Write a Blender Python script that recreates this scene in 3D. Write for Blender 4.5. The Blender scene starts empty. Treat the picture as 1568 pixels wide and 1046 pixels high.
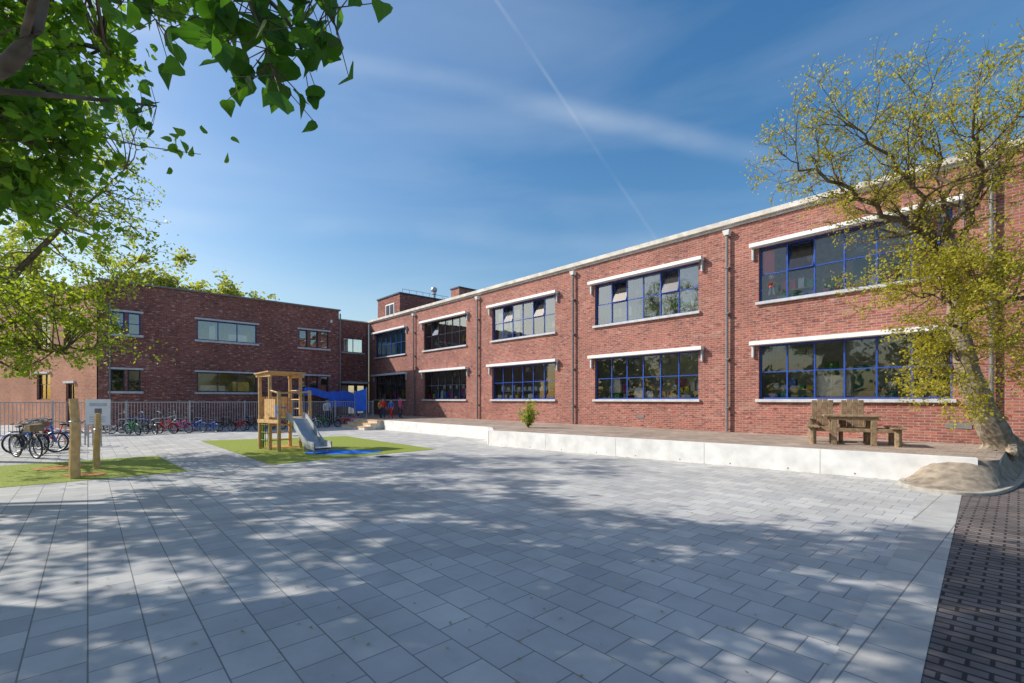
import bpy, math, random
import numpy as np
from mathutils import Vector, Matrix
random.seed(7); rng=np.random.default_rng(7)
S=bpy.context.scene
S.view_settings.view_transform='Standard'; S.view_settings.look='None'; S.view_settings.exposure=0
# ------------------------------------------------------------ materials
def newmat(name):
    m=bpy.data.materials.new(name); m.use_nodes=True
    nt=m.node_tree; nt.nodes.clear()
    out=nt.nodes.new('ShaderNodeOutputMaterial'); return m,nt,out
def L(nt,a,b): nt.links.new(a,b)
def simple(name,col,rough=.6,metal=0,var=.15,nscale=6,bump=0.0,spec=.4):
    m,nt,out=newmat(name); b=nt.nodes.new('ShaderNodeBsdfPrincipled')
    b.inputs['Roughness'].default_value=rough; b.inputs['Metallic'].default_value=metal
    b.inputs['Specular IOR Level'].default_value=spec
    tc=nt.nodes.new('ShaderNodeTexCoord'); n=nt.nodes.new('ShaderNodeTexNoise'); n.inputs['Scale'].default_value=nscale; n.inputs['Detail'].default_value=5
    L(nt,tc.outputs['Object'],n.inputs['Vector'])
    r=nt.nodes.new('ShaderNodeMapRange'); r.inputs[1].default_value=.3; r.inputs[2].default_value=.7
    r.inputs[3].default_value=1-var; r.inputs[4].default_value=1+var
    L(nt,n.outputs['Fac'],r.inputs[0])
    mx=nt.nodes.new('ShaderNodeVectorMath'); mx.operation='SCALE'; mx.inputs[0].default_value=col
    L(nt,r.outputs[0],mx.inputs['Scale']); L(nt,mx.outputs[0],b.inputs['Base Color'])
    if bump:
        bp=nt.nodes.new('ShaderNodeBump'); bp.inputs['Strength'].default_value=bump; bp.inputs['Distance'].default_value=.02
        L(nt,n.outputs['Fac'],bp.inputs['Height']); L(nt,bp.outputs[0],b.inputs['Normal'])
    L(nt,b.outputs[0],out.inputs[0]); return m
def brickmat(name,c1,c2,mortar,bw,bh,ms,rot=0.0,wall=True,rough=.85,vlo=.7,vhi=1.25,bump=.4,stain=None,offs=.5,nsc=.5,bias=0.0,odd=None):
    m,nt,out=newmat(name); N=nt.nodes.new; b=N('ShaderNodeBsdfPrincipled'); b.inputs['Roughness'].default_value=rough
    b.inputs['Specular IOR Level'].default_value=.2
    tc=N('ShaderNodeTexCoord')
    if wall:
        sp=N('ShaderNodeSeparateXYZ'); L(nt,tc.outputs['Object'],sp.inputs[0])
        ad=N('ShaderNodeMath'); ad.operation='ADD'; L(nt,sp.outputs[0],ad.inputs[0]); L(nt,sp.outputs[1],ad.inputs[1])
        cb=N('ShaderNodeCombineXYZ'); L(nt,ad.outputs[0],cb.inputs[0]); L(nt,sp.outputs[2],cb.inputs[1]); vec=cb.outputs[0]
    else:
        mp=N('ShaderNodeMapping'); mp.inputs['Rotation'].default_value=(0,0,rot); L(nt,tc.outputs['Object'],mp.inputs[0]); vec=mp.outputs[0]
    br=N('ShaderNodeTexBrick'); br.inputs['Scale'].default_value=1; br.inputs['Brick Width'].default_value=bw
    br.inputs['Row Height'].default_value=bh; br.inputs['Mortar Size'].default_value=ms; br.inputs['Mortar Smooth'].default_value=.2
    br.inputs['Bias'].default_value=bias; br.offset=offs
    br.inputs['Color1'].default_value=(*c1,1); br.inputs['Color2'].default_value=(*c2,1); br.inputs['Mortar'].default_value=(*mortar,1)
    L(nt,vec,br.inputs['Vector'])
    n=N('ShaderNodeTexNoise'); n.inputs['Scale'].default_value=nsc; n.inputs['Detail'].default_value=8; n.inputs['Roughness'].default_value=.65
    L(nt,vec,n.inputs['Vector'])
    r=N('ShaderNodeMapRange'); r.inputs[1].default_value=.3; r.inputs[2].default_value=.7; r.inputs[3].default_value=vlo; r.inputs[4].default_value=vhi
    L(nt,n.outputs['Fac'],r.inputs[0])
    sc=N('ShaderNodeVectorMath'); sc.operation='SCALE'; L(nt,br.outputs['Color'],sc.inputs[0]); L(nt,r.outputs[0],sc.inputs['Scale'])
    col=sc.outputs[0]
    if odd:   # occasional odd-coloured bricks, in short horizontal runs
        n3=N('ShaderNodeTexNoise'); n3.inputs['Scale'].default_value=1; n3.inputs['Detail'].default_value=2
        mp3=N('ShaderNodeMapping'); mp3.inputs['Scale'].default_value=(2.2/bw*.45,1/bh*.9,1); L(nt,vec,mp3.inputs[0]); L(nt,mp3.outputs[0],n3.inputs['Vector'])
        for lo,hi,c,am in odd:
            r3=N('ShaderNodeMapRange'); r3.inputs[1].default_value=lo; r3.inputs[2].default_value=hi; r3.inputs[3].default_value=0; r3.inputs[4].default_value=am; L(nt,n3.outputs['Fac'],r3.inputs[0])
            m3=N('ShaderNodeMix'); m3.data_type='RGBA'; L(nt,r3.outputs[0],m3.inputs[0]); L(nt,col,m3.inputs[6]); m3.inputs[7].default_value=(*c,1); col=m3.outputs[2]
    if stain:
        n2=N('ShaderNodeTexNoise'); n2.inputs['Scale'].default_value=stain[1]; n2.inputs['Detail'].default_value=6; n2.inputs['Roughness'].default_value=.7
        mp2=N('ShaderNodeMapping'); mp2.inputs['Scale'].default_value=(1,2.2,1); L(nt,vec,mp2.inputs[0]); L(nt,mp2.outputs[0],n2.inputs['Vector'])
        r2=N('ShaderNodeMapRange'); r2.inputs[1].default_value=.56; r2.inputs[2].default_value=.74; r2.inputs[3].default_value=0; r2.inputs[4].default_value=stain[2]
        L(nt,n2.outputs['Fac'],r2.inputs[0])
        mx=N('ShaderNodeMix'); mx.data_type='RGBA'; L(nt,r2.outputs[0],mx.inputs[0]); L(nt,col,mx.inputs[6]); mx.inputs[7].default_value=(*stain[0],1)
        col=mx.outputs[2]
    L(nt,col,b.inputs['Base Color'])
    bp=N('ShaderNodeBump'); bp.inputs['Strength'].default_value=bump; bp.inputs['Distance'].default_value=.01; bp.invert=True
    L(nt,br.outputs['Fac'],bp.inputs['Height']); L(nt,bp.outputs[0],b.inputs['Normal'])
    L(nt,b.outputs[0],out.inputs[0]); return m
def leafmat(name,ca,cb,trans=.45,rough=.5):
    m,nt,out=newmat(name); N=nt.nodes.new
    g=N('ShaderNodeNewGeometry'); mx=N('ShaderNodeMix'); mx.data_type='RGBA'
    L(nt,g.outputs['Random Per Island'],mx.inputs[0]); mx.inputs[6].default_value=(*ca,1); mx.inputs[7].default_value=(*cb,1)
    d=N('ShaderNodeBsdfPrincipled'); d.inputs['Roughness'].default_value=rough; d.inputs['Specular IOR Level'].default_value=.35
    t=N('ShaderNodeBsdfTranslucent'); ms=N('ShaderNodeMixShader'); ms.inputs[0].default_value=trans
    sc=N('ShaderNodeVectorMath'); sc.operation='MULTIPLY'; sc.inputs[1].default_value=(1.9,1.8,.6); L(nt,mx.outputs[2],sc.inputs[0])
    L(nt,mx.outputs[2],d.inputs['Base Color']); L(nt,sc.outputs[0],t.inputs['Color'])
    L(nt,d.outputs[0],ms.inputs[1]); L(nt,t.outputs[0],ms.inputs[2]); L(nt,ms.outputs[0],out.inputs[0]); return m
def glassmat(name,base=.16,tint=(.88,.91,.92)):
    m,nt,out=newmat(name); N=nt.nodes.new
    t=N('ShaderNodeBsdfTransparent'); t.inputs[0].default_value=(*tint,1)
    g=N('ShaderNodeBsdfGlossy'); g.inputs['Roughness'].default_value=.015; g.inputs['Color'].default_value=(.9,.95,1,1)
    tc=N('ShaderNodeTexCoord'); n=N('ShaderNodeTexNoise'); n.inputs['Scale'].default_value=1.3; L(nt,tc.outputs['Object'],n.inputs['Vector'])
    bp=N('ShaderNodeBump'); bp.inputs['Strength'].default_value=.05; bp.inputs['Distance'].default_value=.05; L(nt,n.outputs['Fac'],bp.inputs['Height']); L(nt,bp.outputs[0],g.inputs['Normal'])
    f=N('ShaderNodeFresnel'); f.inputs[0].default_value=1.5
    ma=N('ShaderNodeMath'); ma.operation='MULTIPLY_ADD'; ma.inputs[1].default_value=1.2; ma.inputs[2].default_value=base; ma.use_clamp=True
    L(nt,f.outputs[0],ma.inputs[0]); ms=N('ShaderNodeMixShader'); L(nt,ma.outputs[0],ms.inputs[0])
    L(nt,t.outputs[0],ms.inputs[1]); L(nt,g.outputs[0],ms.inputs[2]); L(nt,ms.outputs[0],out.inputs[0]); return m
M={}
ODD=[(.62,.70,(.54,.36,.29),.65),(.40,.32,(.12,.05,.055),.8)]
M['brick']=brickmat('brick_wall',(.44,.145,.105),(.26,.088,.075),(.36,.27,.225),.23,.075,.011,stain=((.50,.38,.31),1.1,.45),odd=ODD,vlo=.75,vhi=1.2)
M['brickshade']=brickmat('brick_wall_shade',(.34,.10,.075),(.19,.057,.052),(.24,.17,.15),.23,.075,.011,stain=((.50,.36,.30),1.4,.4),odd=[(.60,.68,(.60,.42,.34),.75),(.40,.32,(.10,.045,.05),.8)])  # same brick, colours darkened to carry the shade of the sunless walls
M['brickorange']=brickmat('brick_wall_orange',(.52,.20,.10),(.37,.13,.075),(.40,.30,.24),.23,.075,.012)
ANG=math.atan2(.7376,.675)
M['paver']=brickmat('concrete_pavers',(.56,.545,.51),(.43,.425,.415),(.22,.215,.20),.32,.30,.005,rot=ANG,wall=False,vlo=.78,vhi=1.12,bump=.3,nsc=.8,stain=((.30,.29,.28),.9,.5))
M['clinker']=brickmat('street_clinker',(.20,.165,.15),(.125,.105,.10),(.04,.037,.035),.21,.105,.012,rot=ANG,wall=False,vlo=.7,vhi=1.3,bump=.7,nsc=2)
M['terr']=brickmat('terrace_paving',(.42,.335,.27),(.33,.26,.21),(.20,.165,.135),.3,.3,.006,rot=ANG,wall=False,vlo=.7,vhi=1.2,nsc=1.2,stain=((.50,.43,.35),1.5,.6))
M['band']=brickmat('kerb_slabs',(.50,.485,.45),(.42,.41,.385),(.22,.21,.20),.5,.4,.006,rot=ANG+math.pi/2+math.radians(1.8),wall=False,vlo=.85,vhi=1.1,nsc=3)
M['asph']=simple('ground_base',(.16,.155,.15),.9,var=.2,nscale=1.5)
M['turf']=simple('artificial_turf',(.24,.29,.035),.9,var=.3,nscale=25,bump=.6)
M['sand']=simple('sandy_soil',(.30,.245,.185),.95,var=.4,nscale=6,bump=.9)
M['orange']=simple('orange_play_spot',(.50,.24,.06),.9)
M['concrete']=simple('white_concrete',(.78,.765,.73),.7,var=.14,nscale=3,bump=.1)
M['coping']=simple('coping_concrete',(.62,.58,.52),.8,var=.25,nscale=3)
M['kerb']=simple('kerb_concrete',(.42,.38,.32),.85,var=.3,nscale=5,bump=.3)
M['white']=simple('white_paint',(.82,.82,.81),.5,var=.05)
M['sill']=simple('sill_stone',(.54,.55,.56),.7,var=.15)
M['blue']=simple('blue_frame_paint',(.03,.08,.36),.35,var=.1)
M['navy']=simple('dark_frame_paint',(.025,.035,.07),.35,var=.1)
M['teal']=simple('teal_panel',(.04,.32,.29),.3)
M['pipe']=simple('downspout_grey',(.20,.19,.19),.5)
M['roof']=simple('roof_felt',(.08,.08,.085),.9)
M['room']=simple('room_wall',(.74,.71,.65),.9)
M['roomdark']=simple('room_floor',(.42,.36,.28),.9)
M['glass']=glassmat('window_glass',.04)
M['glass2']=glassmat('window_glass_upper',.18)
M['steel']=simple('galvanised_steel',(.45,.47,.49),.45,metal=.5,var=.1)
M['fence']=simple('fence_paint',(.42,.44,.46),.5,var=.1)
M['wood']=simple('weathered_wood',(.27,.19,.115),.8,var=.35,nscale=12,bump=.3)
M['pine']=simple('play_timber',(.68,.42,.19),.65,var=.2,nscale=9,bump=.2)
M['green']=simple('play_green',(.12,.35,.06),.5)
M['mat']=simple('blue_rubber',(.01,.18,.70),.8)
M['tarp']=simple('blue_tarpaulin',(.02,.14,.75),.45,var=.2,nscale=3,bump=.4)
M['bark']=simple('bark_brown',(.15,.11,.075),.95,var=.45,nscale=9,bump=.9)
M['barkl']=simple('bark_light',(.29,.24,.18),.95,var=.4,nscale=9,bump=.9)
M['black']=simple('rubber_black',(.02,.02,.02),.6)
M['red']=simple('red_paint',(.70,.025,.02),.4)
M['pink']=simple('pink_paint',(.7,.08,.30),.4)
M['bikeblue']=simple('bike_blue',(.03,.16,.6),.35)
M['bikegreen']=simple('bike_green',(.06,.35,.1),.35)
M['bikedark']=simple('bike_dark',(.03,.03,.035),.35)
M['yellow']=simple('yellow_paint',(.75,.52,.04),.5)
M['card']=simple('cardboard',(.80,.72,.60),.8)
M['skin']=simple('skin',(.55,.33,.24),.6,var=.05)
M['hair']=simple('hair',(.06,.035,.02),.7)
M['jeans']=simple('jeans',(.04,.06,.13),.85)
M['lfA']=leafmat('leaves_linden',(.08,.19,.02),(.19,.33,.04),.55)
M['lfB']=leafmat('leaves_near',(.035,.11,.014),(.075,.19,.025),.5)
M['lfC']=leafmat('leaves_spring',(.31,.31,.035),(.46,.41,.06),.45)
M['lfD']=leafmat('leaves_distant',(.24,.29,.10),(.36,.38,.13),.5)
M['lfE']=leafmat('leaves_light',(.16,.25,.03),(.32,.38,.06),.5)
M['lfF']=leafmat('leaves_dark',(.06,.10,.03),(.13,.18,.05),.3)
M['litter']=leafmat('fallen_petals',(.42,.36,.20),(.30,.22,.10),.2)
# ------------------------------------------------------------ mesh builder
class MB:
    def __init__(s): s.v=[]; s.f=[]; s.mi=[]; s.m=[]
    def mat(s,k):
        if k not in s.m: s.m.append(k)
        return s.m.index(k)
    def add(s,vs,fs,k):
        o=len(s.v); i=s.mat(k); s.v.extend([tuple(p) for p in vs])
        for f in fs: s.f.append(tuple(o+a for a in f)); s.mi.append(i)
    def quad(s,a,b,c,d,k): s.add([a,b,c,d],[(0,1,2,3)],k)
    def box(s,x0,x1,y0,y1,z0,z1,k,T=None):
        v=[Vector(p) for p in [(x0,y0,z0),(x1,y0,z0),(x1,y1,z0),(x0,y1,z0),(x0,y0,z1),(x1,y0,z1),(x1,y1,z1),(x0,y1,z1)]]
        if T: v=[T@p for p in v]
        s.add(v,[(0,3,2,1),(4,5,6,7),(0,1,5,4),(1,2,6,5),(2,3,7,6),(3,0,4,7)],k)
    def tube(s,pts,rad,k,n=6,cap=True):
        pts=[Vector(p) for p in pts]
        if not hasattr(rad,'__len__'): rad=[rad]*len(pts)
        vs=[]; 
        for i,p in enumerate(pts):
            d=(pts[min(i+1,len(pts)-1)]-pts[max(i-1,0)])
            if d.length<1e-9: d=Vector((0,0,1))
            d.normalize(); a=Vector((0,0,1)) if abs(d.z)<.9 else Vector((1,0,0))
            u=d.cross(a).normalized(); w=d.cross(u)
            for j in range(n):
                t=2*math.pi*j/n; vs.append(p+(u*math.cos(t)+w*math.sin(t))*rad[i])
        fs=[]
        for i in range(len(pts)-1):
            for j in range(n):
                a=i*n+j; b=i*n+(j+1)%n; fs.append((a,b,b+n,a+n))
        if cap: fs.append(tuple(range(n))); fs.append(tuple(range((len(pts)-1)*n,len(pts)*n)))
        s.add(vs,fs,k)
    def torus(s,c,ax,R,r,k,n=20,m=5):
        c=Vector(c); ax=Vector(ax).normalized(); a=Vector((0,0,1)) if abs(ax.z)<.9 else Vector((1,0,0))
        u=ax.cross(a).normalized(); w=ax.cross(u); vs=[];fs=[]
        for i in range(n):
            t=2*math.pi*i/n; d=u*math.cos(t)+w*math.sin(t)
            for j in range(m):
                q=2*math.pi*j/m; vs.append(c+d*(R+r*math.cos(q))+ax*r*math.sin(q))
        for i in range(n):
            for j in range(m):
                fs.append((i*m+j,((i+1)%n)*m+j,((i+1)%n)*m+(j+1)%m,i*m+(j+1)%m))
        s.add(vs,fs,k)
    def sphere(s,c,r,k,n=10,m=7,sc=(1,1,1)):
        vs=[];fs=[]
        for i in range(m+1):
            ph=math.pi*i/m
            for j in range(n):
                t=2*math.pi*j/n; vs.append((c[0]+r*sc[0]*math.sin(ph)*math.cos(t),c[1]+r*sc[1]*math.sin(ph)*math.sin(t),c[2]+r*sc[2]*math.cos(ph)))
        for i in range(m):
            for j in range(n):
                fs.append((i*n+j,(i+1)*n+j,(i+1)*n+(j+1)%n,i*n+(j+1)%n))
        s.add(vs,fs,k)
    def build(s,name,mtx=None,parent=None,smooth=False,bevel=0):
        me=bpy.data.meshes.new(name); me.from_pydata(s.v,[],s.f)
        for k in s.m: me.materials.append(M[k])
        me.polygons.foreach_set('material_index',s.mi)
        if smooth: me.polygons.foreach_set('use_smooth',[True]*len(s.f))
        me.update(); o=bpy.data.objects.new(name,me); S.collection.objects.link(o)
        if mtx: o.matrix_world=mtx
        if parent: o.parent=parent
        if bevel:
            b=o.modifiers.new('b','BEVEL'); b.width=bevel; b.segments=2; b.limit_method='ANGLE'
        return o
def empty(name):
    e=bpy.data.objects.new(name,None); S.collection.objects.link(e); return e
def frame(ox,oy,dx,dy,oz=0):
    l=math.hypot(dx,dy); dx/=l; dy/=l
    return Matrix(((dx,-dy,0,ox),(dy,dx,0,oy),(0,0,1,oz),(0,0,0,1)))
U=Vector((.675,-.7376,0)); V=Vector((.7376,.675,0))
# ------------------------------------------------------------ camera / light / world
cam=bpy.data.cameras.new('camera'); co=bpy.data.objects.new('camera',cam); S.collection.objects.link(co); S.camera=co
co.location=(0,0,1.6); co.rotation_euler=(math.pi/2,0,0); cam.lens=16.3; cam.sensor_width=36; cam.shift_y=.0568; cam.clip_end=3000; cam.clip_start=.05
EL=math.radians(36); SA=math.atan2(-.99,.12)
sd=Vector((math.cos(EL)*math.sin(SA),math.cos(EL)*math.cos(SA),math.sin(EL)))
sl=bpy.data.lights.new('sun','SUN'); sl.energy=5.0; sl.angle=math.radians(.5); sl.color=(1,.95,.87)
so=bpy.data.objects.new('sun',sl); S.collection.objects.link(so); so.rotation_euler=sd.to_track_quat('Z','Y').to_euler()
w=bpy.data.worlds.new('World'); S.world=w; w.use_nodes=True; nt=w.node_tree; nt.nodes.clear(); N=nt.nodes.new
wo=N('ShaderNodeOutputWorld'); bg=N('ShaderNodeBackground'); bg.inputs[1].default_value=.15; L(nt,bg.outputs[0],wo.inputs[0])
sky=N('ShaderNodeTexSky'); sky.sky_type='NISHITA'; sky.sun_disc=False; sky.sun_elevation=EL; sky.sun_rotation=SA%(2*math.pi); sky.air_density=1.2; sky.dust_density=1.5; sky.ozone_density=1.3
hs=N('ShaderNodeHueSaturation'); hs.inputs['Saturation'].default_value=1.4; L(nt,sky.outputs[0],hs.inputs['Color'])
tc=N('ShaderNodeTexCoord')
def streak(nrm,width,nsc,amt,lo,hi,seed):
    d=N('ShaderNodeVectorMath'); d.operation='DOT_PRODUCT'; d.inputs[1].default_value=Vector(nrm).normalized(); L(nt,tc.outputs['Generated'],d.inputs[0])
    n0=N('ShaderNodeTexNoise'); n0.inputs['Scale'].default_value=2.5; n0.inputs['Detail'].default_value=3; L(nt,tc.outputs['Generated'],n0.inputs['Vector'])
    w0=N('ShaderNodeMath'); w0.operation='MULTIPLY_ADD'; w0.inputs[1].default_value=width*1.5; w0.inputs[2].default_value=-width*.75; L(nt,n0.outputs['Fac'],w0.inputs[0])
    sm=N('ShaderNodeMath'); sm.operation='ADD'; L(nt,d.outputs['Value'],sm.inputs[0]); L(nt,w0.outputs[0],sm.inputs[1])
    a=N('ShaderNodeMath'); a.operation='ABSOLUTE'; L(nt,sm.outputs[0],a.inputs[0])
    r=N('ShaderNodeMapRange'); r.interpolation_type='SMOOTHSTEP'; r.inputs[1].default_value=width; r.inputs[2].default_value=0; r.inputs[3].default_value=0; r.inputs[4].default_value=amt; L(nt,a.outputs[0],r.inputs[0])
    mp=N('ShaderNodeMapping'); mp.inputs['Location'].default_value=(seed,seed,0); L(nt,tc.outputs['Generated'],mp.inputs[0])
    n=N('ShaderNodeTexNoise'); n.inputs['Scale'].default_value=nsc; n.inputs['Detail'].default_value=6; L(nt,mp.outputs[0],n.inputs['Vector'])
    r2=N('ShaderNodeMapRange'); r2.inputs[1].default_value=lo; r2.inputs[2].default_value=hi; L(nt,n.outputs['Fac'],r2.inputs[0])
    m=N('ShaderNodeMath'); m.operation='MULTIPLY'; L(nt,r.outputs[0],m.inputs[0]); L(nt,r2.outputs[0],m.inputs[1]); return m.outputs[0]
s1=streak((-.759,.411,-.507),.005,7,.13,.35,.65,1.0)
s2=streak((-.185,.534,-.825),.03,3,.22,.35,.7,2.3)
s3=streak((-.05,.33,-.943),.03,3,.14,.38,.65,4.1)
mp=N('ShaderNodeMapping'); mp.inputs['Rotation'].default_value=(0,.3,.2); mp.inputs['Scale'].default_value=(.9,.9,4.5); L(nt,tc.outputs['Generated'],mp.inputs[0])
cn=N('ShaderNodeTexNoise'); cn.inputs['Scale'].default_value=1.7; cn.inputs['Detail'].default_value=7; cn.inputs['Roughness'].default_value=.5; cn.inputs['Distortion'].default_value=.4; L(nt,mp.outputs[0],cn.inputs['Vector'])
cr=N('ShaderNodeMapRange'); cr.inputs[1].default_value=.40; cr.inputs[2].default_value=.9; cr.inputs[3].default_value=0; cr.inputs[4].default_value=.24; L(nt,cn.outputs['Fac'],cr.inputs[0])
acc=cr.outputs[0]
for x in (s1,s2,s3):
    a=N('ShaderNodeMath'); a.operation='ADD'; a.use_clamp=True; L(nt,acc,a.inputs[0]); L(nt,x,a.inputs[1]); acc=a.outputs[0]
mx=N('ShaderNodeMix'); mx.data_type='RGBA'; L(nt,acc,mx.inputs[0]); L(nt,hs.outputs[0],mx.inputs[6]); mx.inputs[7].default_value=(5.4,6.0,6.6,1)
L(nt,mx.outputs[2],bg.inputs[0])
# ------------------------------------------------------------ ground
def sheet(name,pts,z,k,parent=None):
    mb=MB(); mb.add([(x,y,z) for x,y in pts],[tuple(range(len(pts)))],k); return mb.build(name,parent=parent)
sheet('ground',[(-900,-900),(900,-900),(900,900),(-900,900)],-.004,'asph')
sheet('playground_paving',[(-32,-14),(24,-14),(24,44),(-32,44)],.0,'paver')
E0=Vector((4.63,4.905,0)); VR=Vector((.7125,.7017,0)); UR=Vector((.7017,-.7125,0))
def pv(p): return (p.x,p.y)
A=E0-VR*14; B=E0+VR*30
sheet('brick_road',[pv(A),pv(A+UR*16),pv(B+UR*16),pv(B)],.005,'clinker')
sheet('kerb_band',[pv(A-UR*.40),pv(A),pv(B),pv(B-UR*.40)],.009,'band')
sheet('artificial_turf',[(-12.1,18.0),(-5.9,11.36),(-2.44,14.95),(-7.3,20.3)],.006,'turf')
sheet('artificial_turf',[(-10.1,13.2),(-16.3,7.6),(-13.3,4.8),(-7.2,10.3)],.006,'turf')
def disc(name,c,rx,ry,z,k,n=28):
    pts=[]
    for i in range(n):
        t=2*math.pi*i/n; q=1+.08*math.sin(3*t+c[0]); pts.append((c[0]+rx*q*math.cos(t),c[1]+ry*q*math.sin(t)))
    return sheet(name,pts,z,k)
disc('rubber_mat',(-5.2,14.1),1.15,.62,.012,'mat')
disc('play_spot',(-10.6,10.9),.45,.45,.012,'orange'); disc('play_spot',(-7.9,15.9),.7,.45,.012,'orange'); disc('play_spot',(-9.1,9.9),.4,.3,.012,'orange')
for x,y in ((-3.6,13.0),(-9.5,20.5)):
    mb=MB(); F=frame(x,y,U.x,U.y); mb.box(-.2,.2,-.2,.2,.001,.006,'pipe')
    for i in range(6): mb.box(-.16+i*.06,-.13+i*.06,-.15,.15,.0065,.010,'black')
    mb.build('drain_cover',F)
# terrace
TZ=.47
tp=[(-6.75,24.7),(-.96,18.6),(-.78,16.2),(7.95,9.0),(8.5,8.55),(9.1,8.65),(10.3,9.7),(18,16.6),(20,30),(0,45),(-13,45),(-12.6,33),(-9,27.2)]
mb=MB(); n=len(tp)
mb.add([(x,y,TZ) for x,y in tp],[tuple(range(n))],'terr')
for i in range(n):
    a=tp[i]; b=tp[(i+1)%n]; mb.quad((a[0],a[1],-.002),(b[0],b[1],-.002),(b[0],b[1],TZ),(a[0],a[1],TZ),'coping')
mb.build('raised_terrace')
def retwall(name,a,b,h,seg=2.45,th=.22):
    a=Vector((*a,0)); b=Vector((*b,0)); d=b-a; Ln=d.length; d.normalize(); F=frame(a.x,a.y,d.x,d.y)
    mb=MB(); k=max(1,round(Ln/seg)); s=Ln/k
    for i in range(k):
        mb.box(i*s+.004,(i+1)*s-.004,-.05,th-.05,0.001,h,'concrete')
        for t in (.25,.75): mb.box(i*s+s*t-.015,i*s+s*t+.015,-.053,-.0505,.05,.08,'pipe')
    return mb.build(name,F,bevel=.001)
retwall('retaining_wall',(-.78,16.2),(8.55,8.51),.52)
retwall('retaining_wall',(-6.75,24.7),(-.96,18.6),.50)
retwall('retaining_wall',(-.96,18.55),(-.80,16.32),.50)
mb=MB(); F=frame(-9.0,27.2,2.25,-2.5)
for i in range(3): mb.box(.1,3.1,-.35*(3-i),-.35*(2-i)-.003,0.001,.16*(i+1)-.02,'coping'); mb.box(.08,3.12,-.35*(3-i)-.02,-.35*(2-i)-.006,.16*(i+1)-.02,.16*(i+1)+.02,'pine')
mb.build('timber_steps',F)
# soil slope with kerb
kc=[(7.75,9.15),(7.40,8.80),(7.2,8.35),(7.25,8.0),(7.55,7.75),(8.1,7.8),(9.4,8.65),(11.5,10.4),(18.6,16.8)]
up=[(8.0,8.98),(8.15,8.86),(8.3,8.74),(8.5,8.6),(8.7,8.55),(9.1,8.65),(10.3,9.7),(12,11.2),(18,16.7)]
mb=MB(); vs=[];R=7
for i in range(len(kc)):
    for j in range(R):
        t=j/(R-1); s=t**1.4; vs.append((kc[i][0]*(1-t)+up[i][0]*t,kc[i][1]*(1-t)+up[i][1]*t,.04+(TZ-.035)*s+.015*math.sin(i*2.1+j*1.7)*(0<j<R-1)))
fs=[(i*R+j,(i+1)*R+j,(i+1)*R+j+1,i*R+j+1) for i in range(len(kc)-1) for j in range(R-1)]
mb.add(vs,fs,'sand'); mb.build('soil_slope',smooth=True)
mb=MB()
def smoothline(p,n=4):
    out=[]
    for i in range(len(p)-1):
        p0=Vector(p[max(i-1,0)]);p1=Vector(p[i]);p2=Vector(p[i+1]);p3=Vector(p[min(i+2,len(p)-1)])
        for j in range(n):
            t=j/n; out.append(.5*((2*p1)+(-p0+p2)*t+(2*p0-5*p1+4*p2-p3)*t*t+(-p0+3*p1-3*p2+p3)*t**3))
    out.append(Vector(p[-1])); return out
sk=smoothline([Vector((x,y,0)) for x,y in kc])
vs=[];fs=[]
for i,p in enumerate(sk):
    d=(sk[min(i+1,len(sk)-1)]-sk[max(i-1,0)]).normalized(); nn=Vector((-d.y,d.x,0))
    for o,z in ((-.05,0),(-.05,.05),(-.04,.06),(.04,.06),(.05,.05),(.05,0)): vs.append((p+nn*o)+Vector((0,0,z)))
for i in range(len(sk)-1):
    for j in range(5): fs.append((i*6+j,(i+1)*6+j,(i+1)*6+j+1,i*6+j+1))
mb.add(vs,fs,'kerb')
mb.build('kerb_edge')
# ------------------------------------------------------------ building
school=empty('brick_school_building')
F1=frame(2.9,21.5,U.x,U.y); F2=frame(-12.1,32.4,V.x,V.y); F3=frame(-11.5,37.2,V.x,V.y)
RZ=7.72
def wall(name,F,x0,x1,z0,z1,ops,k,depth=.22,parent=school):
    xs=sorted({x0,x1,*[o[0] for o in ops],*[o[1] for o in ops]}); zs=sorted({z0,z1,*[o[2] for o in ops],*[o[3] for o in ops]})
    mb=MB()
    for i in range(len(xs)-1):
        for j in range(len(zs)-1):
            cx=(xs[i]+xs[i+1])/2; cz=(zs[j]+zs[j+1])/2
            if any(o[0]<cx<o[1] and o[2]<cz<o[3] for o in ops): continue
            mb.quad((xs[i],0,zs[j]),(xs[i+1],0,zs[j]),(xs[i+1],0,zs[j+1]),(xs[i],0,zs[j+1]),k)
    for a,b,c,d in [o[:4] for o in ops]:
        mb.quad((a,0,c),(a,depth,c),(a,depth,d),(a,0,d),k); mb.quad((b,0,c),(b,0,d),(b,depth,d),(b,depth,c),k)
        mb.quad((a,0,d),(a,depth,d),(b,depth,d),(b,0,d),k); mb.quad((a,0,c),(b,0,c),(b,depth,c),(a,depth,c),k)
    return mb.build(name,F,parent)
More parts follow.
